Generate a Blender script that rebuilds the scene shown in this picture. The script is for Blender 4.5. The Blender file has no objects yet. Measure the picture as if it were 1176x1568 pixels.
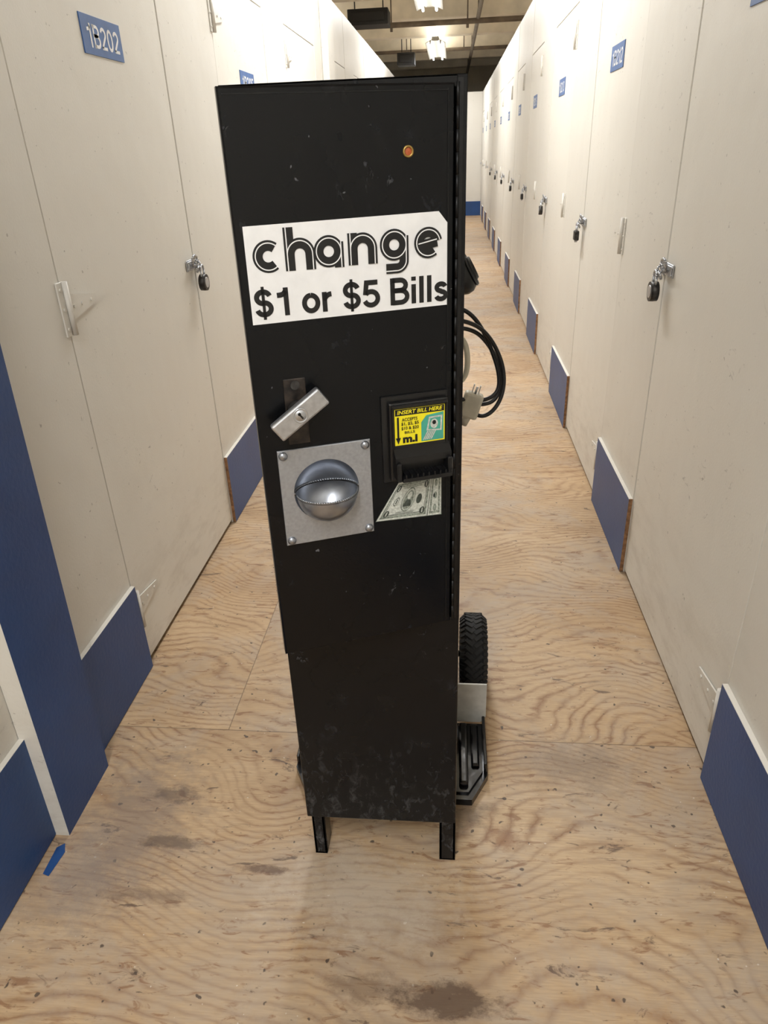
import bpy, bmesh, math, random
from mathutils import Vector as V, Matrix
random.seed(7)
scn=bpy.context.scene
try:
    scn.view_settings.view_transform='Standard'
except Exception: pass
I4=Matrix.Identity(4)

# ------------------------------------------------------------------ materials
def lin(c):
    return tuple(((x/255)/12.92 if x/255<=0.04045 else ((x/255+0.055)/1.055)**2.4) for x in c)+(1,)
def new_mat(name):
    m=bpy.data.materials.new(name); m.use_nodes=True
    nt=m.node_tree; b=nt.nodes['Principled BSDF']
    return m,nt,b
def N(nt,t,**k):
    n=nt.nodes.new(t)
    for a,v in k.items(): setattr(n,a,v)
    return n
def math_n(nt,op,a,b=None,c=None,clamp=False):
    n=nt.nodes.new('ShaderNodeMath'); n.operation=op; n.use_clamp=clamp
    for i,x in enumerate((a,b,c)):
        if x is None: continue
        if isinstance(x,(int,float)): n.inputs[i].default_value=x
        else: nt.links.new(x,n.inputs[i])
    return n.outputs[0]
def mix(nt,f,a,b,mode='MIX'):
    n=nt.nodes.new('ShaderNodeMix'); n.data_type='RGBA'; n.blend_type=mode
    for s,x in ((0,f),(6,a),(7,b)):
        if isinstance(x,(int,float)): n.inputs[s].default_value=x
        elif isinstance(x,tuple): n.inputs[s].default_value=x
        else: nt.links.new(x,n.inputs[s])
    return n.outputs[2]
def ramp(nt,f,stops):
    n=nt.nodes.new('ShaderNodeValToRGB'); e=n.color_ramp.elements
    while len(e)<len(stops): e.new(0.5)
    for i,(p,c) in enumerate(stops):
        e[i].position=p; e[i].color=c if isinstance(c,tuple) else (c,c,c,1)
    nt.links.new(f,n.inputs[0]); return n.outputs[0]
def noise(nt,vec,scale,detail=3,rough=.5,dist=0):
    n=nt.nodes.new('ShaderNodeTexNoise'); n.inputs['Scale'].default_value=scale
    n.inputs['Detail'].default_value=detail; n.inputs['Roughness'].default_value=rough
    n.inputs['Distortion'].default_value=dist
    nt.links.new(vec,n.inputs['Vector']); return n.outputs['Fac']
def coords(nt,scale=(1,1,1),loc=(0,0,0)):
    tc=nt.nodes.new('ShaderNodeNewGeometry'); mp=nt.nodes.new('ShaderNodeMapping')
    mp.inputs['Scale'].default_value=scale; mp.inputs['Location'].default_value=loc
    nt.links.new(tc.outputs['Position'],mp.inputs[0]); return mp.outputs[0]
def bump(nt,b,h,strength=.3,dist=.01):
    n=nt.nodes.new('ShaderNodeBump'); n.inputs['Strength'].default_value=strength; n.inputs['Distance'].default_value=dist
    nt.links.new(h,n.inputs['Height']); nt.links.new(n.outputs[0],b.inputs['Normal'])
def simple(name,rgb,rough=.5,metal=0,var=.06,scale=30,bmp=0,spec=None):
    m,nt,b=new_mat(name); c=coords(nt); f=noise(nt,c,scale,3)
    base=lin(rgb); lo=tuple(x*(1-var*2) for x in base[:3])+(1,); hi=tuple(min(1,x*(1+var*2)) for x in base[:3])+(1,)
    nt.links.new(ramp(nt,f,[(.3,lo),(.7,hi)]),b.inputs['Base Color'])
    b.inputs['Roughness'].default_value=rough; b.inputs['Metallic'].default_value=metal
    if spec is not None: b.inputs['Specular IOR Level'].default_value=spec
    if bmp: bump(nt,b,f,bmp,.002)
    return m

def mat_wallpaint(name,rgb):
    m,nt,b=new_mat(name); c=coords(nt)
    big=noise(nt,c,1.3,3); base=lin(rgb)
    col=ramp(nt,big,[(.3,tuple(x*.94 for x in base[:3])+(1,)),(.7,base)])
    sm=noise(nt,coords(nt,(1,1,.6)),9,6,.7,.6)
    col=mix(nt,ramp(nt,sm,[(.66,0.0),(.76,.3)]),col,lin((176,170,158)))
    sf=noise(nt,coords(nt,(1,.9,2.2),(4,2,7)),13,5,.75,1.2)
    msk=noise(nt,coords(nt,(1,1,1),(8,3,1)),1.6,2)
    col=mix(nt,math_n(nt,'MULTIPLY',ramp(nt,sf,[(.62,0.0),(.72,.6)]),ramp(nt,msk,[(.47,0.0),(.6,1.0)])),col,lin((124,120,112)))
    sp=noise(nt,coords(nt,(1,1,1),(3,1,5)),60,2,.5)
    col=mix(nt,ramp(nt,sp,[(.73,0.0),(.77,.5)]),col,lin((110,102,92)))
    sep=N(nt,'ShaderNodeSeparateXYZ'); nt.links.new(c,sep.inputs[0])
    low=math_n(nt,'SUBTRACT',1,math_n(nt,'DIVIDE',sep.outputs[2],.5),clamp=True)
    sc=noise(nt,coords(nt,(1,1,3)),5,5,.7)
    col=mix(nt,math_n(nt,'MULTIPLY',low,ramp(nt,sc,[(.45,0.0),(.7,.45)])),col,lin((160,150,134)))
    nt.links.new(col,b.inputs['Base Color']); b.inputs['Roughness'].default_value=.45
    h=math_n(nt,'ADD',math_n(nt,'MULTIPLY',noise(nt,c,5,2),1.0),math_n(nt,'MULTIPLY',noise(nt,c,160,2),.06))
    bump(nt,b,h,.25,.02)
    return m
CREAM=mat_wallpaint('cream_wall_paint',(221,217,208))
CREAM2=mat_wallpaint('cream_post_paint',(218,214,205))

def mat_blue():
    m,nt,b=new_mat('blue_kick_paint'); c=coords(nt)
    f=noise(nt,c,4,4); col=ramp(nt,f,[(.3,lin((24,62,114))),(.7,lin((31,73,130)))])
    s=noise(nt,coords(nt,(1,1,1),(2,2,2)),22,5,.7,.5)
    col=mix(nt,ramp(nt,s,[(.68,0.0),(.76,.3)]),col,lin((110,132,164)))
    nt.links.new(col,b.inputs['Base Color']); b.inputs['Roughness'].default_value=.42
    bump(nt,b,noise(nt,c,90,3),.2,.004); return m
BLUE=mat_blue()
RAWWOOD=simple('raw_wood_edge',(136,100,68),.8,var=.25,scale=60,bmp=.4)
GAP=simple('dark_gap',(60,56,50),.9)
STEEL=simple('brushed_steel',(190,192,196),.34,.9,.06,120)
SATIN=simple('satin_steel_plate',(164,166,170),.45,.6,.05,200,.05)
CHROME=simple('polished_cup_metal',(158,162,170),.30,.92,.04,60)
DARKMET=simple('dark_worn_metal',(62,60,58),.45,.6,.3,80)
ESC=simple('worn_escutcheon',(40,33,28),.5,.2,.6,90)
RUBBER=simple('tyre_rubber',(24,24,25),.75,0,.2,60,.3)
PLAST=simple('black_plastic',(15,15,16),.32,0,.1,40)
SHINY=simple('black_wrapped_plate',(12,12,14),.18,0,.3,14,.9)
TUBE=simple('black_tube_paint',(12,12,13),.4,0,.1,40,spec=.3)
WHITEPL=simple('offwhite_plate',(190,188,180),.55,0,.06,40)
CORD=simple('black_cord',(14,14,15),.45)
BEIGE=simple('beige_plug',(206,200,182),.5)
BRASS=simple('brass',(170,140,80),.4,.8)
STK=simple('white_vinyl',(228,228,228),.4,0,.02,50)
INK=simple('black_ink',(10,10,11),.45)
YEL=simple('yellow_vinyl',(236,222,30),.4,0,.02)
GREENP=simple('green_print',(70,160,140),.45)
BILLG=simple('pale_bill_paper',(190,194,186),.5,0,.12,300)
BILLM=simple('mid_green_bill',(128,136,126),.5,0,.3,350)
BILLD=simple('dark_green_bill',(60,68,62),.5,0,.2,250)
ORANGE=simple('orange_lens',(170,84,44),.3)
SIGNB=simple('sign_blue',(40,88,150),.4)
CEILM=simple('ceiling_paint',(228,220,202),.8,0,.06,3)
BEAMM=simple('beam_paint',(232,224,206),.7,0,.06,4)
DARKBOX=simple('black_box',(14,13,13),.6)
PIPEM=simple('pipe_paint',(110,98,84),.6,0,.15,8)

def mat_black():
    m,nt,b=new_mat('black_cabinet_paint'); c=coords(nt)
    base=ramp(nt,noise(nt,c,3,4),[(.3,lin((9,10,12))),(.75,lin((14,15,17)))])
    s=noise(nt,coords(nt,(1,1,.7),(.3,0,.4)),30,6,.74,.6)
    big=noise(nt,coords(nt,(1,1,1),(5,0,2)),7,2)
    f=math_n(nt,'MULTIPLY',ramp(nt,s,[(.56,0.0),(.70,.45)]),ramp(nt,big,[(.54,0.0),(.66,1.0)]))
    col=mix(nt,f,base,lin((60,62,68)))
    s2=noise(nt,coords(nt,(1,1,.8),(7.3,2,4.4)),44,5,.75,.8)
    big2=noise(nt,coords(nt,(1,1,1),(1,5,8)),9,2)
    f2=math_n(nt,'MULTIPLY',ramp(nt,s2,[(.61,0.0),(.69,.55)]),ramp(nt,big2,[(.60,0.0),(.67,1.0)]))
    col=mix(nt,f2,col,lin((120,121,126)))
    # dusty scuffs gathered low on the cabinet
    sep=N(nt,'ShaderNodeSeparateXYZ'); nt.links.new(c,sep.inputs[0])
    low=math_n(nt,'SUBTRACT',1,math_n(nt,'DIVIDE',sep.outputs[2],.38),clamp=True)
    s3=noise(nt,coords(nt,(1,1,.5),(2,2,2)),50,5,.75,.5)
    col=mix(nt,math_n(nt,'MULTIPLY',low,ramp(nt,s3,[(.52,0.0),(.70,.8)])),col,lin((96,97,100)))
    sp=noise(nt,coords(nt,(1,1,1),(1,7,1)),95,2)
    col=mix(nt,ramp(nt,sp,[(.75,0.0),(.79,.6)]),col,lin((120,120,124)))
    nt.links.new(col,b.inputs['Base Color'])
    nt.links.new(ramp(nt,noise(nt,c,8,4),[(.3,.20),(.7,.32)]),b.inputs['Roughness'])
    b.inputs['Specular IOR Level'].default_value=.24
    bump(nt,b,noise(nt,c,250,2),.06,.002)
    return m
BLACK=mat_black()

def mat_floor():
    m,nt,b=new_mat('plywood_floor')
    c=coords(nt); sep=N(nt,'ShaderNodeSeparateXYZ'); nt.links.new(c,sep.inputs[0])
    x,y=sep.outputs[0],sep.outputs[1]
    near=math_n(nt,'LESS_THAN',y,1.378)
    left=math_n(nt,'LESS_THAN',x,-.59)
    row=math_n(nt,'FLOOR',math_n(nt,'DIVIDE',math_n(nt,'SUBTRACT',y,1.378),2.44))
    idn=math_n(nt,'ADD',math_n(nt,'ADD',math_n(nt,'MULTIPLY',near,7.3),math_n(nt,'MULTIPLY',math_n(nt,'MULTIPLY',left,math_n(nt,'SUBTRACT',1,near)),3.1)),math_n(nt,'MULTIPLY',math_n(nt,'MULTIPLY',row,math_n(nt,'SUBTRACT',1,near)),1.7))
    comb=N(nt,'ShaderNodeCombineXYZ')
    nt.links.new(x,comb.inputs[0]); nt.links.new(y,comb.inputs[1]); nt.links.new(idn,comb.inputs[2])
    def mapped(s,l=(0,0,0)):
        mp=N(nt,'ShaderNodeMapping'); mp.inputs['Scale'].default_value=s; mp.inputs['Location'].default_value=l
        nt.links.new(comb.outputs[0],mp.inputs[0]); return mp.outputs[0]
    n1=noise(nt,mapped((1.5,2.0,1)),1,1.0,.5,.1)
    n2=noise(nt,mapped((5,8,1)),1,2,.55)
    n3=noise(nt,mapped((26,40,1)),1,2,.6)
    F=math_n(nt,'ADD',math_n(nt,'MULTIPLY',y,34),math_n(nt,'MULTIPLY',n1,26))
    F=math_n(nt,'ADD',F,math_n(nt,'MULTIPLY',n2,2.0)); F=math_n(nt,'ADD',F,math_n(nt,'MULTIPLY',n3,.5))
    fr=math_n(nt,'FRACT',F)
    line=ramp(nt,fr,[(0,.40),(.22,0.0),(.64,.10),(.88,1.0),(.96,.6)])
    linevar=noise(nt,mapped((4,7,1),(4,4,0)),1,4,.65)
    lmask=math_n(nt,'MULTIPLY',line,ramp(nt,linevar,[(.34,.12),(.62,.85)]))
    base=ramp(nt,noise(nt,mapped((1.4,2.6,1),(9,1,0)),1,5,.65),[(.25,lin((158,130,98))),(.5,lin((186,157,120))),(.75,lin((204,178,144)))])
    col=mix(nt,lmask,base,lin((126,86,54)))
    fib=noise(nt,mapped((24,380,1)),1,2,.6)
    col=mix(nt,ramp(nt,fib,[(.35,.30),(.6,0.0)]),col,lin((134,106,78)))
    gr=noise(nt,mapped((2.2,3.0,1),(2,6,0)),1,6,.75,.4)
    col=mix(nt,ramp(nt,gr,[(.46,0.0),(.64,.6)]),col,lin((168,154,138)))
    k=noise(nt,mapped((14,50,1),(1,9,0)),1,4,.65,1.0)
    col=mix(nt,ramp(nt,k,[(.58,0.0),(.67,.65)]),col,lin((124,82,50)))
    k2=noise(nt,mapped((9,28,1),(8,3,0)),1,5,.72,1.2)
    col=mix(nt,ramp(nt,k2,[(.61,0.0),(.68,.8)]),col,lin((84,64,52)))
    sp=noise(nt,mapped((60,60,1)),1,1.5,.5)
    col=mix(nt,ramp(nt,sp,[(.71,0.0),(.75,.85)]),col,lin((64,52,44)))
    sp2=noise(nt,mapped((85,85,1),(5,5,3)),1,1,.5)
    col=mix(nt,ramp(nt,sp2,[(.78,0.0),(.80,.6)]),col,lin((216,208,194)))
    def stain(cx,cy,rx,ry,amt,rgb,col,edge=.5):
        dx=math_n(nt,'DIVIDE',math_n(nt,'SUBTRACT',x,cx),rx); dy=math_n(nt,'DIVIDE',math_n(nt,'SUBTRACT',y,cy),ry)
        q=math_n(nt,'SQRT',math_n(nt,'ADD',math_n(nt,'MULTIPLY',dx,dx),math_n(nt,'MULTIPLY',dy,dy)))
        q=math_n(nt,'ADD',q,math_n(nt,'MULTIPLY',math_n(nt,'SUBTRACT',noise(nt,mapped((14,22,1),(cx*7,cy*5,0)),1,6,.75),.5),2.8))
        return mix(nt,ramp(nt,q,[(edge,amt),(1.15,0.0)]),col,lin(rgb))
    col=stain(-.74,1.08,.20,.26,.55,(116,104,98),col,.2)
    col=stain(-.80,.93,.16,.14,.45,(120,108,102),col,.2)
    col=stain(-.62,.90,.12,.025,.5,(92,70,58),col,.3)
    col=stain(.0,.735,.12,.035,.85,(88,68,54),col,.45)
    col=stain(-.15,.75,.10,.03,.55,(112,90,72),col)
    col=stain(-.40,.975,.06,.014,.75,(88,62,46),col)
    col=stain(-.62,1.03,.08,.02,.6,(76,58,48),col)
    col=stain(-.66,1.16,.08,.03,.6,(84,68,60),col)
    col=stain(.13,1.08,.045,.035,.6,(134,92,60),col)
    col=stain(-.15,.93,.24,.13,.5,(196,182,164),col,.2)
    col=stain(.03,1.14,.10,.05,.6,(80,68,58),col,.2)
    col=stain(.30,1.30,.20,.10,.5,(112,94,78),col,.2)
    col=stain(-.05,.62,.35,.10,.4,(120,100,84),col,.2)
    def seam(v,pos,w=.0014):
        return math_n(nt,'LESS_THAN',math_n(nt,'ABSOLUTE',math_n(nt,'SUBTRACT',v,pos)),w)
    rowf=math_n(nt,'FRACT',math_n(nt,'DIVIDE',math_n(nt,'SUBTRACT',y,1.378),2.44))
    s1=math_n(nt,'MULTIPLY',math_n(nt,'LESS_THAN',rowf,.0011),math_n(nt,'GREATER_THAN',y,1.3))
    s2=math_n(nt,'MULTIPLY',seam(x,-.59),math_n(nt,'SUBTRACT',1,near))
    col=mix(nt,math_n(nt,'MULTIPLY',math_n(nt,'MAXIMUM',s1,s2),.6),col,lin((80,62,46)))
    nt.links.new(col,b.inputs['Base Color'])
    nt.links.new(ramp(nt,gr,[(.3,.60),(.7,.45)]),b.inputs['Roughness'])
    h=math_n(nt,'SUBTRACT',math_n(nt,'MULTIPLY',fib,.3),math_n(nt,'MULTIPLY',lmask,.5))
    bump(nt,b,h,.3,.002)
    return m
FLOOR=mat_floor()
def emis(name,rgb,s):
    m,nt,b=new_mat(name); b.inputs['Emission Color'].default_value=rgb+(1,); b.inputs['Emission Strength'].default_value=s
    b.inputs['Base Color'].default_value=(1,1,1,1); return m
TUBEL=emis('fluorescent_tube',(1,.99,.97),9)

# ------------------------------------------------------------------ mesh helpers
def obj_from_bm(name,bm,mats,parent=None,smooth=False):
    me=bpy.data.meshes.new(name)
    bmesh.ops.recalc_face_normals(bm,faces=bm.faces[:])
    bm.to_mesh(me); bm.free()
    for mt in (mats if isinstance(mats,(list,tuple)) else [mats]): me.materials.append(mt)
    if smooth:
        for p in me.polygons: p.use_smooth=True
    o=bpy.data.objects.new(name,me); scn.collection.objects.link(o)
    if parent: o.parent=parent
    return o
def empty(name,loc=(0,0,0)):
    o=bpy.data.objects.new(name,None); scn.collection.objects.link(o); o.location=loc; o.empty_display_size=.1; return o
def add_box(bm,x0,x1,y0,y1,z0,z1,M=I4,bev=0,mi=0,seg=2):
    r=bmesh.ops.create_cube(bm,size=1)
    vs=r['verts']
    for v in vs:
        v.co=V(((x0+x1)/2+v.co.x*(x1-x0),(y0+y1)/2+v.co.y*(y1-y0),(z0+z1)/2+v.co.z*(z1-z0)))
    fs=list({f for v in vs for f in v.link_faces})
    if bev>0:
        es=list({e for v in vs for e in v.link_edges})
        rr=bmesh.ops.bevel(bm,geom=es,offset=bev,segments=seg,affect='EDGES',profile=.5)
        vs=list({v for f in rr['faces'] for v in f.verts}|{v for v in vs if v.is_valid})
        fs=list({f for v in vs for f in v.link_faces})
    for f in fs: f.material_index=mi
    for v in vs: v.co=M@v.co
    return fs
def add_cyl(bm,p0,p1,r,seg=24,M=I4,mi=0,r2=None,smooth=True):
    p0=V(p0);p1=V(p1); L=(p1-p0).length
    q=(p1-p0).to_track_quat('Z','Y').to_matrix().to_4x4()
    T=Matrix.Translation((p0+p1)/2)@q
    rr=bmesh.ops.create_cone(bm,cap_ends=True,segments=seg,radius1=r,radius2=r if r2 is None else r2,depth=L)
    for v in rr['verts']: v.co=M@(T@v.co)
    for f in {f for v in rr['verts'] for f in v.link_faces}:
        f.material_index=mi
        if smooth and len(f.verts)==4: f.smooth=True
def add_lathe(bm,prof,T,seg=32,mi=0,smooth=True,a0=0,a1=2*math.pi):
    full=abs(a1-a0-2*math.pi)<1e-6
    n=seg if full else seg+1
    rings=[]
    for i in range(n):
        a=a0+(a1-a0)*i/seg
        rings.append([bm.verts.new(T@V((r*math.cos(a),r*math.sin(a),z))) for r,z in prof])
    for i in range(seg):
        A=rings[i];B=rings[(i+1)%n]
        for j in range(len(prof)-1):
            try:
                f=bm.faces.new((A[j],B[j],B[j+1],A[j+1])); f.material_index=mi; f.smooth=smooth
            except ValueError: pass
def add_poly(bm,pts,mi=0,M=I4):
    f=bm.faces.new([bm.verts.new(M@V(p)) for p in pts]); f.material_index=mi; return f
def add_prism(bm,pts2,y0,y1,M=I4,mi=0):
    a=[bm.verts.new(M@V((p[0],y0,p[1]))) for p in pts2]; b=[bm.verts.new(M@V((p[0],y1,p[1]))) for p in pts2]
    n=len(a); fs=[bm.faces.new(a),bm.faces.new(b[::-1])]
    for i in range(n): fs.append(bm.faces.new((a[i],a[(i+1)%n],b[(i+1)%n],b[i])))
    for f in fs: f.material_index=mi
def holed_panel(bm,x0,x1,z0,z1,yf,yb,cx,cz,r,M,bev=.002):
    angs=[2*math.pi*k/64 for k in range(64)]+[math.atan2(z-cz,x-cx)%(2*math.pi) for x in (x0,x1) for z in (z0,z1)]
    angs=sorted(set(round(a,6) for a in angs))
    def edge(a,X0,X1,Z0,Z1):
        c,s=math.cos(a),math.sin(a); t=1e9
        if c>1e-9: t=min(t,(X1-cx)/c)
        if c<-1e-9: t=min(t,(X0-cx)/c)
        if s>1e-9: t=min(t,(Z1-cz)/s)
        if s<-1e-9: t=min(t,(Z0-cz)/s)
        return cx+c*t,cz+s*t
    rings=[]
    for a in angs:
        c,s=math.cos(a),math.sin(a); e=edge(a,x0,x1,z0,z1)
        ex=min(max(e[0],x0+bev),x1-bev); ez=min(max(e[1],z0+bev),z1-bev)
        h0=(cx+r*c,cz+r*s)
        P=[(h0,yb),(h0,yf),((ex,ez),yf),(e,yf+bev),(e,yb)]
        rings.append([bm.verts.new(M@V((p[0],y,p[1]))) for p,y in P])
    n=len(rings)
    for i in range(n):
        A=rings[i];B=rings[(i+1)%n]
        for j in range(5):
            bm.faces.new((A[j],A[(j+1)%5],B[(j+1)%5],B[j]))
def box(name,x0,x1,y0,y1,z0,z1,mat,bev=0,M=I4,parent=None):
    bm=bmesh.new(); add_box(bm,x0,x1,y0,y1,z0,z1,M,bev); return obj_from_bm(name,bm,mat,parent)
def tube(name,pts,r,mat,parent=None,closed=False,res=6):
    cu=bpy.data.curves.new(name,'CURVE'); cu.dimensions='3D'; cu.bevel_depth=r; cu.bevel_resolution=4; cu.resolution_u=res; cu.use_fill_caps=True
    s=cu.splines.new('NURBS'); s.points.add(len(pts)-1)
    for p,c in zip(s.points,pts): p.co=(*c,1)
    s.order_u=4; s.use_endpoint_u=not closed; s.use_cyclic_u=closed
    o=bpy.data.objects.new(name,cu); scn.collection.objects.link(o); cu.materials.append(mat)
    dg=bpy.context.evaluated_depsgraph_get(); me=bpy.data.meshes.new_from_object(o.evaluated_get(dg))
    bpy.data.objects.remove(o); bpy.data.curves.remove(cu)
    for p in me.polygons: p.use_smooth=True
    m=bpy.data.objects.new(name,me); scn.collection.objects.link(m)
    if not me.materials: me.materials.append(mat)
    if parent: m.parent=parent
    return m
def text_into(bm,s,x0,x1,z0,z1,y,M=I4,mi=0,off=.02,spacing=1.0,shear=0):
    cu=bpy.data.curves.new('t','FONT'); cu.body=s; cu.offset=off; cu.resolution_u=4; cu.space_character=spacing; cu.shear=shear
    o=bpy.data.objects.new('t',cu); scn.collection.objects.link(o)
    dg=bpy.context.evaluated_depsgraph_get(); me=bpy.data.meshes.new_from_object(o.evaluated_get(dg))
    xs=[v.co.x for v in me.vertices]; ys=[v.co.y for v in me.vertices]
    ax,bx,ay,by=min(xs),max(xs),min(ys),max(ys)
    vs=[]
    for v in me.vertices:
        vs.append(bm.verts.new(M@V((x0+(v.co.x-ax)/(bx-ax)*(x1-x0),y,z0+(v.co.y-ay)/(by-ay)*(z1-z0)))))
    for p in me.polygons:
        try:
            f=bm.faces.new([vs[i] for i in p.vertices]); f.material_index=mi
        except ValueError: pass
    bpy.data.objects.remove(o); bpy.data.curves.remove(cu); bpy.data.meshes.remove(me)
def arc(cx,cz,r,a0,a1,n=28,ry=None):
    ry=ry or r
    return [(cx+r*math.cos(math.radians(a0+(a1-a0)*i/n)),cz+ry*math.sin(math.radians(a0+(a1-a0)*i/n))) for i in range(n+1)]
def ribbon(bm,pts,o0,o1,y,mi,M):
    n=len(pts); nor=[]
    for i in range(n):
        p=V(pts[i]); d0=(p-V(pts[i-1])).normalized() if i>0 else None; d1=(V(pts[i+1])-p).normalized() if i<n-1 else None
        if d0 is None: d0=d1
        if d1 is None: d1=d0
        t=(d0+d1); t=t.normalized() if t.length>1e-6 else d1
        k=1/max(.55,abs(t.dot(d1)))
        nor.append(V((-t.y,t.x))*k)
    L=[bm.verts.new(M@V((pts[i][0]+nor[i].x*o0,y,pts[i][1]+nor[i].y*o0))) for i in range(n)]
    R=[bm.verts.new(M@V((pts[i][0]+nor[i].x*o1,y,pts[i][1]+nor[i].y*o1))) for i in range(n)]
    for i in range(n-1):
        f=bm.faces.new((L[i],L[i+1],R[i+1],R[i])); f.material_index=mi
GL={
 '1':([[(.36,0),(.36,1)],[(.36,.88),(.28,.77),(.18,.745),(.08,.74)]],.56),
 '0':([arc(.31,.5,.215,90,450,28,.415)],.64),
 '2':([arc(.30,.70,.205,165,-35,18,.213)+[(.13,.16),(.10,.088)],[(.05,.085),(.54,.085)]],.62),
 '3':([arc(.28,.72,.19,160,-80,16,.195),arc(.28,.30,.21,85,-165,16,.215)],.60),
 '5':([[(.52,.915),(.15,.915),(.10,.47)],arc(.29,.335,.225,140,-160,20,.25)],.62),
 'B':([[(.12,0),(.12,1)],[(.12,.915),(.36,.915)]+arc(.38,.725,.19,88,-88,10,.19)+[(.12,.53)],[(.12,.53),(.38,.53)]+arc(.40,.305,.215,88,-88,10,.22)+[(.12,.085)]],.72),
 '$':([arc(.31,.70,.205,15,262,20,.205)+arc(.31,.305,.215,82,-168,20,.215),[(.31,-.09),(.31,1.09)]],.66),
 'o':([arc(.30,.36,.215,90,450,26,.28)],.62),
 'r':([[(.12,0),(.12,.72)],arc(.36,.40,.24,180,92,10,.235)],.42),
 'i':([[(.12,0),(.12,.72)],[(.12,.85),(.12,1)]],.27),
 'l':([[(.12,0),(.12,1)]],.27),
 's':([arc(.26,.515,.15,12,262,16,.13)+arc(.26,.215,.165,82,-168,16,.14)],.50),
 ' ':([],.28)}
def glyphs(bm,s,x0,x1,z0,z1,y,M,mi,hw=.088):
    tot=sum(GL[c][1] for c in s)-.06; sx=(x1-x0)/tot; sz=z1-z0; x=x0
    for c in s:
        for pl in GL[c][0]:
            w=hw*.6 if (c=='$' and len(pl)==2) else hw
            ribbon(bm,[(x+p[0]*sx,z0+p[1]*sz) for p in pl],-w*sz,w*sz,y,mi,M)
        x+=GL[c][1]*sx

# ------------------------------------------------------------------ room shell
XL,XR=-.911,.622
YB,YE=-3.0,17.2
WTOP=2.39
box('floor',-4.2,4.2,YB-.2,21.6,-.06,0,FLOOR)
box('ceiling',-4.2,4.2,YB-.2,21.6,3.35,3.43,CEILM)
box('wall_outer_left',-4.2,-4.1,YB-.1,21.5,0,3.35,CREAM)
box('wall_outer_right',4.1,4.2,YB-.1,21.5,0,3.35,CREAM)
box('wall_back',-4.1,4.1,YB-.1,YB,0,3.35,CREAM)
box('wall_far',-4.1,4.1,21.4,21.5,0,3.35,CEILM)
box('wall_left',XL-.09,XL-.014,YB,YE-1.2,0,WTOP-.005,GAP)
box('wall_right',XR+.014,XR+.09,YB,YE,0,WTOP-.005,GAP)
box('wall_end',-4.1,4.1,YE,YE+.1,0,WTOP,CREAM)
box('baseboard_end',-4.1,4.1,YE-.014,YE,0,.29,BLUE,.002)
left_posts=[(-2.45,-2.05),(-1.10,-.50),(.43,1.632),(2.562,3.14),(4.00,4.50),(5.45,6.02),(6.95,7.55),(8.45,9.05),(9.95,10.55),(11.45,12.05),(12.95,13.55),(14.45,15.05),(15.6,16.0)]
right_posts=[(-1.65,-1.05),(-.20,.40),(.70,1.283),(2.215,2.80),(3.68,4.33),(5.22,5.85),(6.67,7.25),(8.05,8.62),(9.55,10.1),(11.0,11.6),(12.5,13.05),(14.0,14.55),(15.45,16.0)]
DTOP=2.0
def hinge(bm,side,y,z):
    X=XL if side<0 else XR; s=1 if side<0 else -1
    def bx(a,b,y0,y1,z0,z1):
        xa,xb=sorted((X+s*a,X+s*b)); add_box(bm,xa,xb,y0,y1,z0,z1,bev=.0008,seg=1)
    bx(.0,.004,y-.030,y-.006,z-.062,z+.062)
    add_cyl(bm,(X+s*.008,y,z-.062),(X+s*.008,y,z+.062),.007,12)
    for dz in (-.045,0,.045): add_cyl(bm,(X+s*.003,y-.019,z+dz),(X+s*.0065,y-.019,z+dz),.004,8)
    pts=[(y+.004,z-.034),(y+.02,z-.030),(y+.145,z-.010),(y+.152,z),(y+.145,z+.010),(y+.02,z+.030),(y+.004,z+.034)]
    a=[bm.verts.new((X,p[0],p[1])) for p in pts]; b=[bm.verts.new((X+s*.004,p[0],p[1])) for p in pts]
    bm.faces.new(a); bm.faces.new(b[::-1]); n=len(pts)
    for i in range(n): bm.faces.new((a[i],a[(i+1)%n],b[(i+1)%n],b[i]))
    for t in (.03,.07,.12): add_cyl(bm,(X+s*.003,y+t,z),(X+s*.0065,y+t,z),.004,8)
dn=[0]; pn=[0]
LABN=['00','01','02','03','05','10','11','12','13','15','20','21','22','23']
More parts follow.
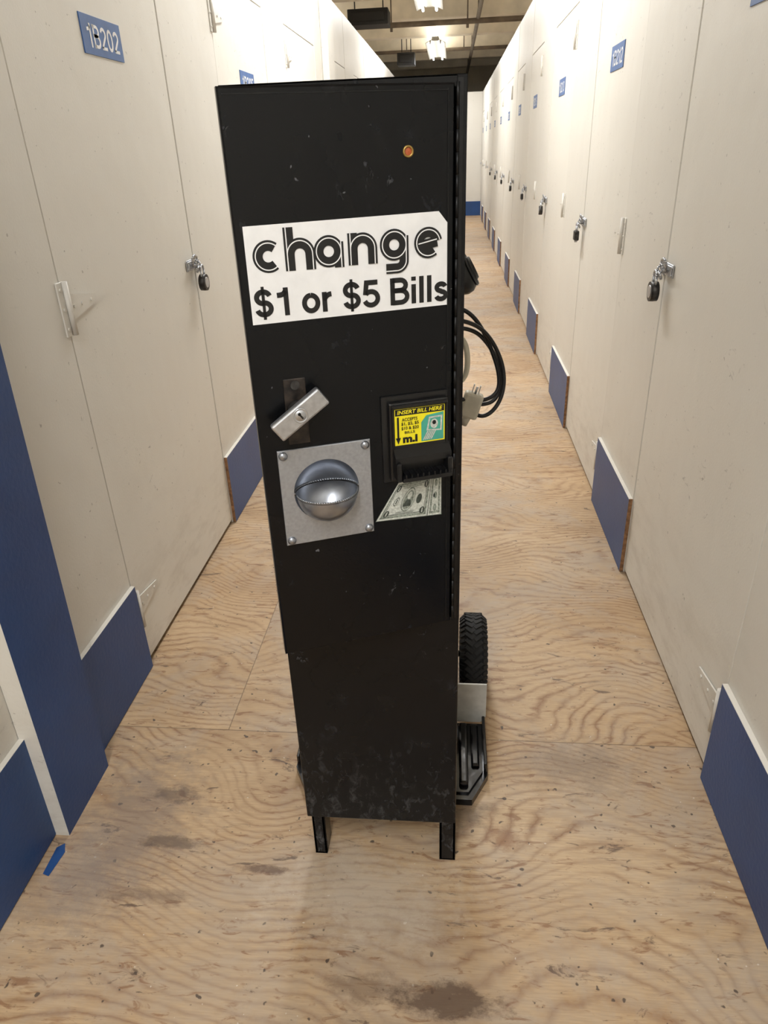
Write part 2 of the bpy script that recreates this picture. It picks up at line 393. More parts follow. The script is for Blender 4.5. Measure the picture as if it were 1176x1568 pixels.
def build_side(side,posts,ystart,yend):
    X=XL if side<0 else XR; s=1 if side<0 else -1
    tag='left' if side<0 else 'right'
    def X2(a,b): return sorted((X+s*a,X+s*b))
    g=.0022
    bm=bmesh.new(); bk=bmesh.new()
    for (a,b) in posts:
        xa,xb=X2(-.016,.0); add_box(bm,xa,xb,a+g,b-g,0,WTOP,bev=.002,seg=1)
        xa,xb=X2(.0,.013); t0=.297-random.random()*.008
        fs=add_box(bk,xa,xb,a+.002,b-.002,.002,t0,bev=.0012,seg=1)
        for f in fs:
            c=f.calc_center_median()
            if abs(c.y-(a+.002))<.0011: f.material_index=1
            elif abs(c.z-t0)<.0011: f.material_index=2
    obj_from_bm('trim_posts_'+tag,bm,CREAM2)
    obj_from_bm('baseboard_'+tag,bk,[BLUE,RAWWOOD,CREAM2])
    edges=[ystart]+[q for p in posts for q in p]+[yend]
    for i in range(0,len(edges),2):
        a,b=edges[i],edges[i+1]
        if b-a<.25: continue
        dn[0]+=1
        bd=bmesh.new()
        xa,xb=X2(-.013,-.0015)
        add_box(bd,xa,xb,a+g,b-g,.018,DTOP-g,bev=.0018,seg=1)
        d=obj_from_bm('door_%d'%dn[0],bd,CREAM)
        bh=bmesh.new(); add_box(bh,xa,xb,a+g,b-g,DTOP+g,WTOP,bev=.0018,seg=1)
        obj_from_bm('trim_header_%d'%dn[0],bh,CREAM2)
        if b-a<.5: continue
        bh=bmesh.new()
        for z in (.205,1.07,1.86): hinge(bh,side,a+.008,z)
        obj_from_bm('door_hinges',bh,CREAM2,d)
        zz=1.045; B=b-.030
        hb=bmesh.new()
        x0,x1=X2(0,.004); add_box(hb,x0,x1,b-.085,b-.012,zz-.018,zz+.018,bev=.001,seg=1)
        x0,x1=X2(.004,.008); add_box(hb,x0,x1,B-.05,B+.030,zz-.014,zz+.014,bev=.001,seg=1)
        x0,x1=X2(0,.004); add_box(hb,x0,x1,b+.002,b+.030,zz-.022,zz+.022,bev=.001,seg=1)
        for k in range(8):
            t0=math.pi*k/8; t1=math.pi*(k+1)/8
            p=lambda t:(X+s*(.004+.022*math.sin(t)),B+.018,zz+.012*math.cos(t))
            add_cyl(hb,p(t0),p(t1),.003,8)
        for (yy,dz) in ((b-.078,.01),(b-.078,-.01),(b+.022,.014),(b+.022,-.014)):
            add_cyl(hb,(X+s*.003,yy,zz+dz),(X+s*.007,yy,zz+dz),.004,8)
        obj_from_bm('hasp',hb,STEEL,d)
        if b<13:
            pb=bmesh.new(); cx=X+s*.030; py=B+.018; r=.015
            top=zz-.004
            pts=[(py-r,top-.044),(py-r,top-.016)]+[(py-r*math.cos(math.pi*k/8),top-.016+r*math.sin(math.pi*k/8)) for k in range(1,8)]+[(py+r,top-.016),(py+r,top-.044)]
            for p,q in zip(pts,pts[1:]): add_cyl(pb,(cx,p[0],p[1]),(cx,q[0],q[1]),.0038,10)
            if pn[0]%2==0:
                add_box(pb,cx-.011,cx+.011,py-.024,py+.024,top-.080,top-.036,bev=.005,mi=1)
            else:
                add_cyl(pb,(cx-.011,py,top-.060),(cx+.011,py,top-.060),.028,24,mi=1)
                add_cyl(pb,(cx-.013,py,top-.060),(cx+.013,py,top-.060),.018,24,mi=0)
            add_cyl(pb,(cx,py,top-.088),(cx,py,top-.078),.007,10,mi=0)
            for (ox,oz,oy,ra) in ((.018,.014,-.01,.022),(.022,.024,-.03,.014),(.016,.004,.012,.014),(.024,-.016,-.004,.012)):
                for k in range(12):
                    t0=2*math.pi*k/12;t1=2*math.pi*(k+1)/12
                    add_cyl(pb,(X+s*(ox+.004*math.sin(t0)),B+oy+ra*math.cos(t0),zz+oz+ra*.75*math.sin(t0)),(X+s*(ox+.004*math.sin(t1)),B+oy+ra*math.cos(t1),zz+oz+ra*.75*math.sin(t1)),.0035,8)
            obj_from_bm('padlock',pb,[STEEL,DARKMET])
            pn[0]+=1
        c=(a+b)/2+(.03 if side<0 else 0)
        sb=bmesh.new(); x0,x1=X2(-.0014,.0012); add_box(sb,x0,x1,c-.118,c+.118,1.620,1.706,mi=0,bev=.0004,seg=1)
        if side<0: M=Matrix(((0,1,0,0),(1,0,0,0),(0,0,1,0),(0,0,0,1)))
        else: M=Matrix(((0,1,0,0),(-1,0,0,0),(0,0,1,0),(0,0,0,1)))
        label='1B2'+LABN[min(13,i//2+(0 if side<0 else 3))]
        if side<0 and abs(c-2.13)<.1: label='1B202'
        yy=X+s*.0016
        cc=c if side<0 else -c
        glyphs(sb,label,cc-.093,cc+.097,1.636,1.688,yy,M,1,.072)
        obj_from_bm('unit_number_sign',sb,[SIGNB,STK])
build_side(-1,left_posts,YB+.05,16.0)
build_side(1,right_posts,YB+.05,YE-.016)

# blue protruding pillar on the left with white near face
bm=bmesh.new()
px0,px1=XL+.001,-.866
def quadbox(bm,x0,x1,yn0,yf0,yn1,yf1,z0,z1,mi_front,mi_near):
    v=[bm.verts.new(p) for p in ((x0,yn0,z0),(x1,yn0,z0),(x1,yf0,z0),(x0,yf0,z0),(x0,yn1,z1),(x1,yn1,z1),(x1,yf1,z1),(x0,yf1,z1))]
    for idx,mi in (((0,1,5,4),mi_near),((1,2,6,5),mi_front),((2,3,7,6),mi_front),((4,5,6,7),mi_front),((0,3,2,1),mi_front),((3,0,4,7),mi_front)):
        f=bm.faces.new([v[k] for k in idx]); f.material_index=mi
quadbox(bm,px0,px1,1.033,1.240,1.060,1.296,0,1.25,0,1)
quadbox(bm,px0,px1,1.060,1.296,1.065,1.300,1.25,WTOP+.02,1,1)
obj_from_bm('pillar',bm,[BLUE,CREAM2])
box('pillar.001',XL+.001,XL+.05,5.74,6.02,0,3.35,CREAM2,.004)

# ceiling beams, pipes, boxes
bm=bmesh.new()
y=-2.2
while y<21:
    add_box(bm,-4.1,4.1,y,y+.22,3.08,3.35,bev=.01,seg=1); y+=1.85
obj_from_bm('trim_ceiling_beams',bm,BEAMM)
bm=bmesh.new()
add_cyl(bm,(-3.5,12.3,2.98),(3.5,12.3,2.98),.035,16)
add_cyl(bm,(-3.5,16.2,3.05),(3.5,16.2,3.05),.03,16)
add_cyl(bm,(.35,-2.8,3.02),(.35,21.2,3.02),.03,16)
for yy in (2,6,10,12.3,16.2,20): add_cyl(bm,(.35,yy,3.0),(.35,yy,3.35),.008,8)
for xx in (-2.2,-.9,.2,1.6):
    add_cyl(bm,(xx,12.3,2.98),(xx,12.3,3.35),.01,8); add_cyl(bm,(xx,12.3,2.9),(xx,12.3,2.98),.02,10)
    add_cyl(bm,(xx,16.2,3.05),(xx,16.2,3.35),.01,8)
obj_from_bm('ceiling_pipes',bm,PIPEM)
def ceilbox(x0,x1,y0,y1,z0,z1):
    bm=bmesh.new(); add_box(bm,x0,x1,y0,y1,z0,z1,bev=.01)
    for xx in (x0+.08,x1-.08): add_cyl(bm,(xx,(y0+y1)/2,z1-.01),(xx,(y0+y1)/2,3.35),.008,8)
    add_box(bm,x0+.05,x1-.05,y0-.015,y0+.01,z0+.04,z1-.04,bev=.004)
    obj_from_bm('unit_heater',bm,DARKBOX)
ceilbox(-1.40,-.86,11.2,11.6,2.86,3.04)
ceilbox(-1.05,-.72,15.6,16.0,2.78,2.98)

# fluorescent fixtures
def lamp(e,z,sx,sy,en,col,up=False):
    ld=bpy.data.lights.new('lamp','AREA'); ld.shape='RECTANGLE'; ld.size=sx; ld.size_y=sy; ld.energy=en; ld.color=col
    lo=bpy.data.objects.new('lamp',ld); scn.collection.objects.link(lo); lo.location=(0,0,z); lo.parent=e
    if up: lo.rotation_euler=(math.pi,0,0)
for i,(a,b) in enumerate(((-2.4,0.0),(3.1,5.5),(8.45,10.85),(14.0,16.5))):
    e=empty('fluorescent_light',(-.30,(a+b)/2,0))
    L=(b-a)/2
    bm=bmesh.new()
    add_box(bm,-.06,.06,-L,L,2.96,3.02,bev=.004)
    for s in (-1,1):
        pts=[(s*.05,2.975),(s*.165,2.925),(s*.168,2.930),(s*.05,2.982)]
        add_prism(bm,pts,-L,L)
        add_box(bm,s*.085-.012,s*.085+.012,-L,-L+.03,2.91,2.965); add_box(bm,s*.085-.012,s*.085+.012,L-.03,L,2.91,2.965)
    for yy in (-L*.7,L*.7): add_cyl(bm,(0,yy,3.0),(0,yy,3.35),.006,8)
    o=obj_from_bm('housing',bm,WHITEPL,e)
    bm=bmesh.new()
    for s in (-1,1): add_cyl(bm,(s*.085,-L+.03,2.925),(s*.085,L-.03,2.925),.016,14)
    obj_from_bm('tubes',bm,TUBEL,e)
    lamp(e,2.895,.30,b-a-.1,69,(.97,.985,1))
    lamp(e,3.03,.10,b-a-.1,20,(1,.97,.92),True)  # extra upward lamp above the housing, added to brighten the ceiling
for (x,yy) in ((-2.7,5),(-2.7,12),(2.6,5),(2.6,12)):  # unseen side-aisle fixtures, hung as pendants to throw light upward
    e=empty('fluorescent_light',(x,yy,0)); bm=bmesh.new()
    add_box(bm,-.15,.15,-1.2,1.2,2.90,2.95,bev=.004)
    for q in (-.8,.8): add_cyl(bm,(0,q,2.94),(0,q,3.35),.006,8)
    obj_from_bm('housing',bm,WHITEPL,e)
    lamp(e,2.88,.3,2.3,60,(1,.96,.9))
    lamp(e,2.965,.3,2.3,36,(1,.96,.9),True)  # upward lamp added to lift the ceiling brightness

# ------------------------------------------------------------------ change machine
cm=empty('change_machine')
CX0,CX1,CY0,CY1=-.298,.018,1.021,1.36
ZB,ZT,ZD=.117,1.460,.640
bm=bmesh.new(); t=.003
add_box(bm,CX0,CX1,CY0,CY1,ZB,ZD+.006,bev=.003)
add_box(bm,CX0,CX0+t,CY0,CY1,ZD,ZT,bev=.001,seg=1)
add_box(bm,CX1-t,CX1,CY0,CY1,ZD,ZT,bev=.001,seg=1)
add_box(bm,CX0,CX1,CY1-t,CY1,ZD,ZT,bev=.001,seg=1)
add_box(bm,CX0,CX1,CY0,CY1,ZT-t,ZT,bev=.001,seg=1)
add_box(bm,CX1-.013,CX1,CY0-.001,CY0+.003,ZD,ZT,bev=.001,seg=1)
add_box(bm,CX0,CX0+.012,CY0,CY0+.003,ZD,ZT,bev=.001,seg=1)
add_box(bm,CX0,CX1,CY0,CY0+.003,ZT-.014,ZT,bev=.001,seg=1)
add_box(bm,CX0+.01,CX1-.01,CY0+.08,CY1-.01,1.12,1.125)
add_box(bm,CX0+.05,CX1-.05,CY0+.12,CY1-.04,1.13,1.30,bev=.01)
obj_from_bm('cabinet',bm,BLACK,cm)
bm=bmesh.new(); z=ZD+.006
while z<ZT-.03:
    add_cyl(bm,(.0062,CY0-.0022,z),(.0062,CY0-.0022,z+.0257),.0023,12); z+=.026
add_box(bm,.0062,.013,CY0-.0018,CY0,ZD+.005,ZT-.004)
obj_from_bm('piano_hinge',bm,TUBE,cm)
# boxy channel legs
bm=bmesh.new()
for (xa,xb) in ((CX0+.009,CX0+.036),(CX1-.034,CX1)):
    for (y0,y1) in ((CY0+.002,CY0+.055),(CY1-.050,CY1-.002)):
        front=y0<1.2; zb=0 if front else .0262
        add_box(bm,xa,xb,y0,y0+.006,zb,ZB+.002,bev=.0012,seg=1)
        add_box(bm,xa,xa+.006,y0,y1,zb,ZB+.002,bev=.0012,seg=1)
        add_box(bm,xb-.006,xb,y0,y1,zb,ZB+.002,bev=.0012,seg=1)
        add_box(bm,xa,xb,y0,y1,zb,zb+.004)
obj_from_bm('legs',bm,BLACK,cm)

hp=V((.003,CY0-.003,0)); dd=V((.193,.075,0)).normalized(); nn=V((-dd.y,dd.x,0))
MD=Matrix(((dd.x,nn.x,0,hp.x),(dd.y,nn.y,0,hp.y),(0,0,1,0),(0,0,0,1)))
DX0=-.2915
bc=(-.201,.930); RC=.0495; DT=1.451
bm=bmesh.new(); holed_panel(bm,DX0,0,ZD,DT,0,.018,bc[0],bc[1],.0525,MD,.0025)
obj_from_bm('front_door',bm,BLACK,cm)
bm=bmesh.new(); add_box(bm,-.010,-.0085,-.0008,.001,ZD+.004,DT-.006,MD); add_box(bm,DX0+.006,-.010,-.0008,.001,DT-.0085,DT-.007,MD)
obj_from_bm('door_edge_line',bm,TUBE,cm)
bm=bmesh.new(); holed_panel(bm,-.269,-.131,.846,1.001,-.0035,-.0003,bc[0],bc[1],RC,MD,.0010)
obj_from_bm('coin_plate',bm,SATIN,cm)
bm=bmesh.new()
for a in (-.261,-.139):
    for z in (.854,.993):
        T=MD@Matrix.Translation((a,-.003,z))@Matrix.Rotation(math.pi/2,4,'X')
        add_lathe(bm,[(.0068,0),(.0066,.0015),(.005,.0038),(.0025,.005),(0.0001,.0054)],T,16)
obj_from_bm('plate_bolts',bm,CHROME,cm)
# coin cup: upper concave hood, gap, lower scoop with projecting lip
bm=bmesh.new()
T=MD@Matrix.Translation((bc[0],-.0030,bc[1]))
def shell(u0,u1,Rx,Dy,off,mi=0,nu=32,rg=16):
    rr=[]
    for j in range(rg+1):
        v=math.pi/2*j/rg*.999
        rr.append([bm.verts.new(T@V((Rx*math.cos(u0+(u1-u0)*i/nu)*math.cos(v),Dy*math.sin(v),Rx*math.sin(u0+(u1-u0)*i/nu)*math.cos(v)+off))) for i in range(nu+1)])
    for j in range(rg):
        for i in range(nu):
            f=bm.faces.new((rr[j][i],rr[j][i+1],rr[j+1][i+1],rr[j+1][i])); f.smooth=True; f.material_index=mi
RL=.0465; DL=.043
shell(0,math.pi,RC,.036,.0)                 # upper recess (concave)
shell(math.pi,2*math.pi,RC,.043,-.001)      # lower recess behind the lip
shell(math.pi,2*math.pi,RL,-DL,-.002)       # outside of scoop
shell(math.pi,2*math.pi,RL*.965,-DL*.965,-.002)  # inside of scoop
def rim(Rx,Dy,z,r,mi):
    prev=None
    for i in range(41):
        u=math.pi*i/40
        p=T@V((Rx*math.cos(u),Dy*math.sin(u),z))
        if prev is not None: add_cyl(bm,prev,p,r,8,mi=mi)
        prev=p
rim(.982*RL,-.982*DL,-.002,.0012,0)
rim(.99*RL,-.99*DL,-.0042,.0007,1)
rim(.985*RC,.0355,.001,.0013,0)
rim(.985*RC,.0385,-.0015,.0016,1)
obj_from_bm('coin_cup',bm,[CHROME,DARKMET],cm)
# T-handle lock
bm=bmesh.new()
add_box(bm,-.250,-.219,-.002,.001,1.008,1.104,MD,bev=.001,seg=1)
add_cyl(bm,(-.234,-.004,1.095),(-.234,-.001,1.095),.0065,16,MD,mi=1)
add_cyl(bm,(-.234,-.0,1.061),(-.234,-.026,1.061),.013,24,MD,mi=1)
obj_from_bm('lock_escutcheon',bm,[ESC,DARKMET],cm)
ang=math.atan2(.047,.068)
TH=MD@Matrix.Translation((-.235,-.024,1.062))@Matrix.Rotation(-ang,4,'Y')
bm=bmesh.new()
add_box(bm,-.042,.042,-.012,.002,-.0140,.0140,TH,bev=.003)
obj_from_bm('lock_handle',bm,STEEL,cm)
bm=bmesh.new()
Tc=TH@Matrix.Translation((0,-.012,0))@Matrix.Rotation(math.pi/2,4,'X')
add_lathe(bm,[(.0105,0),(.0105,.0008),(.0095,.0014),(.0085,.0004),(.0078,.0004),(.0072,.0012),(.0001,.0012)],Tc,24)
add_box(bm,-.0012,.0012,-.0145,-.012,-.005,.005,TH,mi=1); add_cyl(bm,(0,-.0145,.003),(0,-.012,.003),.0022,10,TH,mi=1)
obj_from_bm('lock_cylinder',bm,[STEEL,INK],cm)
# LED
bm=bmesh.new(); T=MD@Matrix.Translation((-.063,0,1.377))@Matrix.Rotation(math.pi/2,4,'X')
add_lathe(bm,[(.0072,0),(.0072,.0012),(.006,.0024),(.0045,.0014),(.0045,.0003)],T,24,0)
add_lathe(bm,[(.0047,.0003),(.003,.0006),(.0001,.0007)],T,24,1)
obj_from_bm('indicator_lamp',bm,[BRASS,ORANGE],cm)
# bill acceptor
bm=bmesh.new()
add_box(bm,-.112,-.009,-.004,.001,.926,1.062,MD,bev=.001,seg=1)
add_box(bm,-.103,-.011,-.012,-.003,.930,1.054,MD,bev=.003)
add_box(bm,-.099,-.013,-.016,-.011,1.046,1.051,MD,bev=.001,seg=1)
add_box(bm,-.099,-.0965,-.015,-.011,.984,1.046,MD,bev=.0008,seg=1)
add_box(bm,-.0155,-.013,-.015,-.011,.984,1.046,MD,bev=.0008,seg=1)
def wedge(z0,z1,zf0,zf1,dep,x0=-.098,x1=-.010):
    pts=[(x0,-.011,z0),(x1,-.011,z0),(x1,-.011,z1),(x0,-.011,z1),(x0,-dep,zf0),(x1,-dep,zf0),(x1,-dep,zf1),(x0,-dep,zf1)]
    v=[bm.verts.new(MD@V(p)) for p in pts]
    for q in ((0,3,2,1),(4,5,6,7),(0,1,5,4),(2,3,7,6),(1,2,6,5),(0,4,7,3)): bm.faces.new([v[k] for k in q])
wedge(.964,.984,.962,.972,.024)
wedge(.934,.946,.936,.942,.034,-.090,-.012)
for k in range(9): add_box(bm,-.086+.009*k,-.084+.009*k,-.033,-.012,.941,.9475,MD)
add_box(bm,-.098,-.090,-.032,-.011,.936,.966,MD,bev=.002,seg=1)
add_box(bm,-.018,-.010,-.032,-.011,.936,.966,MD,bev=.002,seg=1)
obj_from_bm('bill_acceptor',bm,PLAST,cm)
bm=bmesh.new(); Z=-.0124
def rect(bm,x0,x1,z0,z1,y,mi): add_poly(bm,[(x0,y,z0),(x1,y,z0),(x1,y,z1),(x0,y,z1)],mi,MD)
rect(bm,-.095,-.017,.988,1.044,Z,0)
rect(bm,-.094,-.018,1.034,1.0435,Z-.0003,1)
text_into(bm,'INSERT BILL HERE',-.091,-.021,1.036,1.042,Z-.0006,MD,0,.02,shear=.2)
rect(bm,-.054,-.019,.990,1.020,Z-.0003,2)
add_poly(bm,[(-.054,Z-.0003,1.020),(-.019,Z-.0003,1.020),(-.019,Z-.0003,1.033),(-.046,Z-.0003,1.030)],2,MD)
text_into(bm,'ACCEPTS',-.084,-.060,1.025,1.030,Z-.0006,MD,1,.02)
text_into(bm,'$1, $2, $5',-.085,-.058,1.018,1.0235,Z-.0006,MD,1,.02)
text_into(bm,'$10 & $20',-.085,-.058,1.011,1.0165,Z-.0006,MD,1,.02)
text_into(bm,'BILLS',-.080,-.064,1.0055,1.0095,Z-.0006,MD,1,.02)
text_into(bm,'m.i',-.083,-.060,.991,1.003,Z-.0006,MD,1,.05)
rect(bm,-.0915,-.0885,.998,1.032,Z-.0006,1)
add_poly(bm,[(-.094,Z-.0006,1.000),(-.090,Z-.0006,.990),(-.086,Z-.0006,1.000)],1,MD)
# small printed note: portrait in a frame held by a hand
add_poly(bm,[(-.046,Z-.0006,1.006),(-.022,Z-.0006,1.004),(-.021,Z-.0006,1.028),(-.042,Z-.0006,1.027)],3,MD)
add_poly(bm,[(-.043,Z-.0009,1.008),(-.0245,Z-.0009,1.0065),(-.0238,Z-.0009,1.0255),(-.040,Z-.0009,1.0245)],2,MD)
add_poly(bm,[(-.034+.006*math.cos(2*math.pi*k/16),Z-.0011,1.016+.0075*math.sin(2*math.pi*k/16)) for k in range(16)],3,MD)
add_poly(bm,[(-.034+.003*math.cos(2*math.pi*k/12),Z-.0013,1.018+.0035*math.sin(2*math.pi*k/12)) for k in range(12)],1,MD)
for k in range(5): add_poly(bm,[(-.052+.003*k,Z-.0009,.992),(-.050+.003*k,Z-.0009,.992),(-.043+.003*k,Z-.0009,1.005),(-.045+.003*k,Z-.0009,1.005)],3,MD)
obj_from_bm('acceptor_label',bm,[YEL,INK,GREENP,BILLG],cm)
# dollar bill decal
bm=bmesh.new()
Q=[V((-.128,.860)),V((-.017,.854)),V((-.017,.928)),V((-.088,.922))]
def bl(u,v): 
    return (Q[0]*(1-u)+Q[1]*u)*(1-v)+(Q[3]*(1-u)+Q[2]*u)*v
def bpoly(uv,y,mi): add_poly(bm,[(bl(u,v).x,y,bl(u,v).y) for u,v in uv],mi,MD)
def bq(u0,u1,v0,v1,y,mi): bpoly(((u0,v0),(u1,v0),(u1,v1),(u0,v1)),y,mi)
def bel(cu,cv,ru,rv,y,mi,n=24): bpoly([(cu+ru*math.cos(2*math.pi*k/n),cv+rv*math.sin(2*math.pi*k/n)) for k in range(n)],y,mi)
bq(0,1,0,1,-.0004,2); bq(.008,.99,.015,.985,-.0005,0)
bq(.77,.78,.0,1,-.0006,2)
def frame(u0,u1,v0,v1,tu,tv,y,mi):
    bq(u0,u1,v0,v0+tv,y,mi); bq(u0,u1,v1-tv,v1,y,mi); bq(u0,u0+tu,v0,v1,y,mi); bq(u1-tu,u1,v0,v1,y,mi)
frame(.035,.745,.06,.94,.03,.055,-.0007,1); frame(.075,.705,.13,.87,.008,.015,-.0008,2)
frame(.80,.965,.06,.94,.03,.055,-.0007,1)
bel(.39,.5,.115,.30,-.0010,1); bel(.39,.5,.10,.27,-.0012,0); bel(.39,.49,.088,.24,-.0013,1)
bel(.39,.60,.040,.095,-.0015,0); bpoly(((.32,.33),(.46,.33),(.43,.49),(.35,.49)),-.0015,2)
for (cu,cv) in ((.105,.18),(.105,.82),(.675,.18),(.675,.82)): 
    bel(cu,cv,.042,.085,-.0010,2); bq(cu-.008,cu+.008,cv-.055,cv+.055,-.0012,0)
bel(.585,.48,.048,.12,-.0010,2); bel(.18,.48,.042,.11,-.0010,2); bel(.18,.48,.034,.09,-.0012,0); bq(.17,.19,.42,.54,-.0013,2)
for v0 in (.2,.5,.8): bel(.882,v0,.030,.085,-.0010,1)
bel(.86,.5,.02,.05,-.0012,2)
for k in range(3): bq(.20,.58,.80+.03*k,.812+.03*k,-.0010,1)
for k in range(3): bq(.24,.54,.13+.03*k,.142+.03*k,-.0010,1)
obj_from_bm('bill_decal',bm,[BILLG,BILLM,BILLD],cm)
# main sticker
bm=bmesh.new()
add_poly(bm,[(-.281,-.0005,1.181),(-.010,-.0005,1.184),(-.010,-.0005,1.291),(-.022,-.0005,1.3055),(-.280,-.0005,1.3015)],0,MD)
W=.0064
lay=[0]
def stroke(pts):
    k=lay[0]*.00010
    ribbon(bm,pts,-W,W,-.0009-k,1,MD)
    ribbon(bm,pts,W*.36,W*.58,-.0012-k,0,MD)
    lay[0]+=1
base=1.2445; xh=.0395
def zz(x): return base+(x+.27)*.014
def C(cx): return zz(cx)+xh/2
rr=xh/2-W
cx=-.2520; stroke(arc(cx,C(cx),rr,-50,-310))
x0=-.2245; b=zz(x0)
stroke([(x0,b),(x0,b+.0525)]); stroke([(x0,b+xh-W-rr)]+arc(x0+rr,b+xh-W-rr,rr,180,0,20)+[(x0+2*rr,b)])
cx=-.1735; stroke(arc(cx,C(cx),rr,0,-360,36)); stroke([(cx+rr,b+xh*.80),(cx+rr,b)])
x0=-.1415; b=zz(x0); stroke([(x0,b),(x0,b+xh)]); stroke([(x0,b+xh-W-rr)]+arc(x0+rr,b+xh-W-rr,rr,180,0,20)+[(x0+2*rr,b)])
cx=-.0850; stroke(arc(cx,C(cx)+.001,rr,0,-360,36)); b=zz(cx); stroke([(cx+rr,b+xh*.8),(cx+rr,b+.003)]+arc(cx+rr-.010,b+.001,.010,0,-90,10)[1:]+[(cx-.012,b-.009)])
cx=-.0375; stroke(arc(cx,C(cx),rr,-50,-350)); stroke([(cx-rr,C(cx)-.004),(cx+rr*.95,C(cx)+.001)])
glyphs(bm,'$1 or $5 Bills',-.277,-.0115,1.1900,1.2255,-.001,MD,1,.092)
obj_from_bm('change_sign',bm,[STK,INK],cm)

# ------------------------------------------------------------------ hand truck
ht=empty('hand_truck')
for x in (-.285,.005):
    tube('frame_rail',[(x,1.425,.03),(x,1.425,.3),(x,1.43,.8),(x,1.44,1.05),(x,1.45,1.10),(x,1.46,1.13)],.013,TUBE,ht)
for z in (.25,.55,.85):
    tube('cross_bar',[(-.285,1.428,z),(-.2,1.428,z),(-.08,1.428,z),(.005,1.428,z)],.011,TUBE,ht)
bm=bmesh.new()
for x in (-.300,.020):
    T=Matrix.Translation((x,1.47,1.155))@Matrix.Rotation(math.radians(62),4,'Y')@Matrix.Scale(1.22,4)
    add_lathe(bm,[(.0001,.020),(.014,.020),(.026,.016),(.033,.006),(.034,-.004),(.030,-.014),(.020,-.020),(.0001,-.022)],T,28)
    for rr2,zz2 in ((.018,.0205),(.027,.0165)):
        add_lathe(bm,[(rr2-.002,zz2-.002),(rr2,zz2+.002),(rr2+.002,zz2-.002)],T,28)
obj_from_bm('grip',bm,PLAST,ht,False)
bm=bmesh.new()
def slab(pl,z0,z1,k=1):
    a=[bm.verts.new((p[0],p[1],z0)) for p in pl]; b=[bm.verts.new((p[0],p[1],z1)) for p in pl]
    n=len(pl); bm.faces.new(a[::-1]); bm.faces.new(b)
    for i in range(n): bm.faces.new((a[i],a[(i+1)%n],b[(i+1)%n],b[i]))
slab([(-.335,1.168),(.058,1.168),(.098,1.245),(.098,1.415),(-.375,1.415),(-.375,1.245)],.001,.020)
slab([(-.32,1.185),(.050,1.185),(.086,1.25),(.086,1.405),(-.363,1.405),(-.363,1.25)],.020,.026)
add_box(bm,.088,.096,1.25,1.412,.018,.052,bev=.002,seg=1); add_box(bm,-.373,-.365,1.25,1.412,.018,.052,bev=.002,seg=1)
add_box(bm,.028,.05,1.20,1.40,.026,.040,bev=.006); add_box(bm,.058,.078,1.26,1.40,.026,.036,bev=.005)
obj_from_bm('nose_plate',bm,SHINY,ht)
bm=bmesh.new()
for (x0,x1,s) in ((.022,.099,1),(-.376,-.302,-1)):
    pts=[(x0,.025),(x1-.014,.025),(x1,.045),(x1,.152),(x0,.152)] if s>0 else [(x0,.045),(x0+.014,.025),(x1,.025),(x1,.152),(x0,.152)]
    add_prism(bm,pts,1.416,1.421)
obj_from_bm('side_brackets',bm,WHITEPL,ht)
bm=bmesh.new()
WY,WZ=1.585,.1165
add_cyl(bm,(-.375,WY,WZ),(.096,WY,WZ),.009,16,mi=2)
for x in (-.347,.068):
    T=Matrix.Translation((x,WY,WZ))@Matrix.Rotation(math.pi/2,4,'Y')
    prof=[]
    for k in range(17):
        a=-.575*math.pi+math.pi*1.15*k/16
        prof.append((.079+.035*math.cos(a),.037*math.sin(a)))
    add_lathe(bm,prof,T,56,0)
    for s in (-1,1):
        add_lathe(bm,[(.078,s*.032),(.066,s*.026),(.060,s*.008),(.030,s*.010),(.022,s*.024),(.0101,s*.024)],T,40,1)
    nb=38
    for k in range(nb):
        a=2*math.pi*k/nb
        for s in (-1,1):
            Tk=T@Matrix.Rotation(a+s*.02,4,'Z')@Matrix.Translation((.1120,0,s*.012))@Matrix.Rotation(s*.7,4,'X')
            add_box(bm,-.003,.0026,-.0052,.0052,-.013,.013,Tk,bev=.0008,seg=1)
            Tk=T@Matrix.Rotation(a+.08,4,'Z')@Matrix.Translation((.1015,0,s*.0295))@Matrix.Rotation(-s*.75,4,'Y')
            add_box(bm,-.002,.003,-.005,.005,-.0085,.0085,Tk,bev=.0008,seg=1)
obj_from_bm('wheels',bm,[RUBBER,STEEL,TUBE],ht)
bm=bmesh.new()
for x in (-.30,.020):
    add_prism(bm,[(1.43,.20),(1.43,.10),(1.600,.100),(1.600,.132)],x-.003,x+.003,Matrix(((0,1,0,0),(1,0,0,0),(0,0,1,0),(0,0,0,1))))
obj_from_bm('axle_brackets',bm,TUBE,ht)

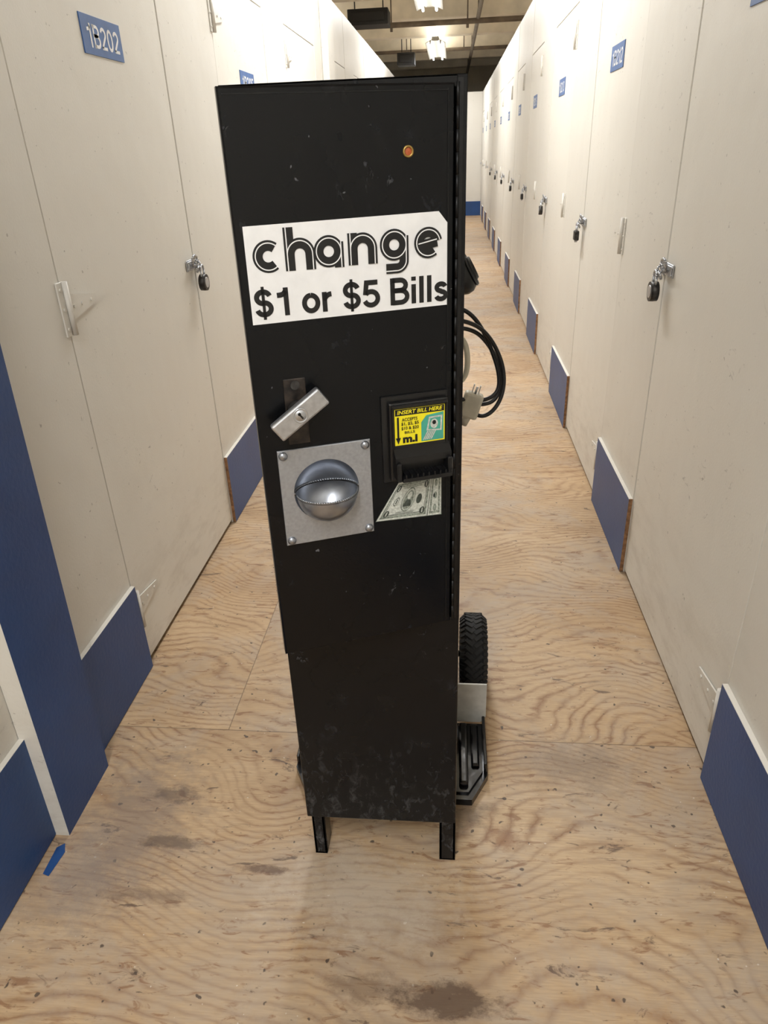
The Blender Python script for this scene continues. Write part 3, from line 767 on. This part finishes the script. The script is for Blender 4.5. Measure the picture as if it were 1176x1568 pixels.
# ------------------------------------------------------------------ power cord
pc=empty('power_cord')
Y=1.50
def P3(l): return [(a*1.03+.001,Y+dy,1.38-(1.38-z)*1.03) for a,z,dy in l]
tube('cord_loop',P3([(.005,1.075,-.03),(.035,1.068,-.02),(.065,1.050,0),(.095,1.005,.01),(.113,.955,.01),(.110,.905,0),(.085,.866,-.01),(.058,.862,-.01),(.045,.875,0)]),.0045,CORD,pc,res=10)
tube('cord_loop',P3([(.005,1.092,0),(.03,1.090,0),(.06,1.055,.01),(.080,1.01,.015),(.100,.96,.015),(.104,.915,.01),(.080,.90,0),(.06,.90,-.01),(.03,.905,-.02),(.0,.91,-.02)]),.0045,CORD,pc,res=10)
tube('cord_loop',P3([(.0,1.05,.01),(.04,1.050,.01),(.070,1.025,.02),(.100,.975,.02),(.108,.93,.02),(.098,.895,.01),(.07,.885,0),(.03,.895,-.01),(.0,.915,-.01)]),.0045,CORD,pc,res=10)
tube('cord_wrap',P3([(.02,1.03,-.0),(.030,1.02,-.0),(.036,.985,-.0),(.032,.95,-.0),(.02,.94,0)]),.006,BEIGE,pc)
bm=bmesh.new()
TP=Matrix.Translation((.045,Y-.01,.877))@Matrix.Rotation(.3,4,'Y')@Matrix.Rotation(math.pi,4,'X')
add_box(bm,-.021,.021,-.013,.013,-.028,.030,TP,bev=.006)
add_cyl(bm,(0,0,.028),(0,0,.05),.010,14,TP,r2=.006)
for s in (-1,1): add_box(bm,s*.007-.001,s*.007+.001,-.004,.004,-.046,-.028,TP,mi=1)
add_cyl(bm,(0,.008,-.044),(0,.008,-.028),.0025,8,TP,mi=1)
obj_from_bm('plug',bm,[BEIGE,STEEL],pc)

# floor bits
bm=bmesh.new()
add_poly(bm,[(-.878,.935,.001),(-.862,.930,.001),(-.855,.99,.001),(-.866,1.012,.001),(-.880,1.0,.001)])
obj_from_bm('tape_scrap',bm,BLUE)
bm=bmesh.new(); add_poly(bm,[(-.60,2.29,.001),(-.58,2.30,.001),(-.585,2.37,.012),(-.61,2.36,.001)])
obj_from_bm('paper_scrap',bm,WHITEPL)

# ------------------------------------------------------------------ camera
c=bpy.data.cameras.new('camera'); c.sensor_fit='VERTICAL'; c.sensor_height=36; c.lens=36*1079/1568; c.clip_start=.02
co=bpy.data.objects.new('camera',c); scn.collection.objects.link(co)
right=V((.995667,.086084,-.035154)); down=V((.008244,-.458297,-.888761)); fwd=V((-.09262,.884620,-.457021))
R3=Matrix((right,-down,-fwd)).transposed()
co.matrix_world=Matrix.Translation((0,0,1.38))@R3.to_4x4()
scn.camera=co
w=bpy.data.worlds.new('world'); scn.world=w; w.use_nodes=True
w.node_tree.nodes['Background'].inputs[0].default_value=(.8,.82,.85,1); w.node_tree.nodes['Background'].inputs[1].default_value=.3
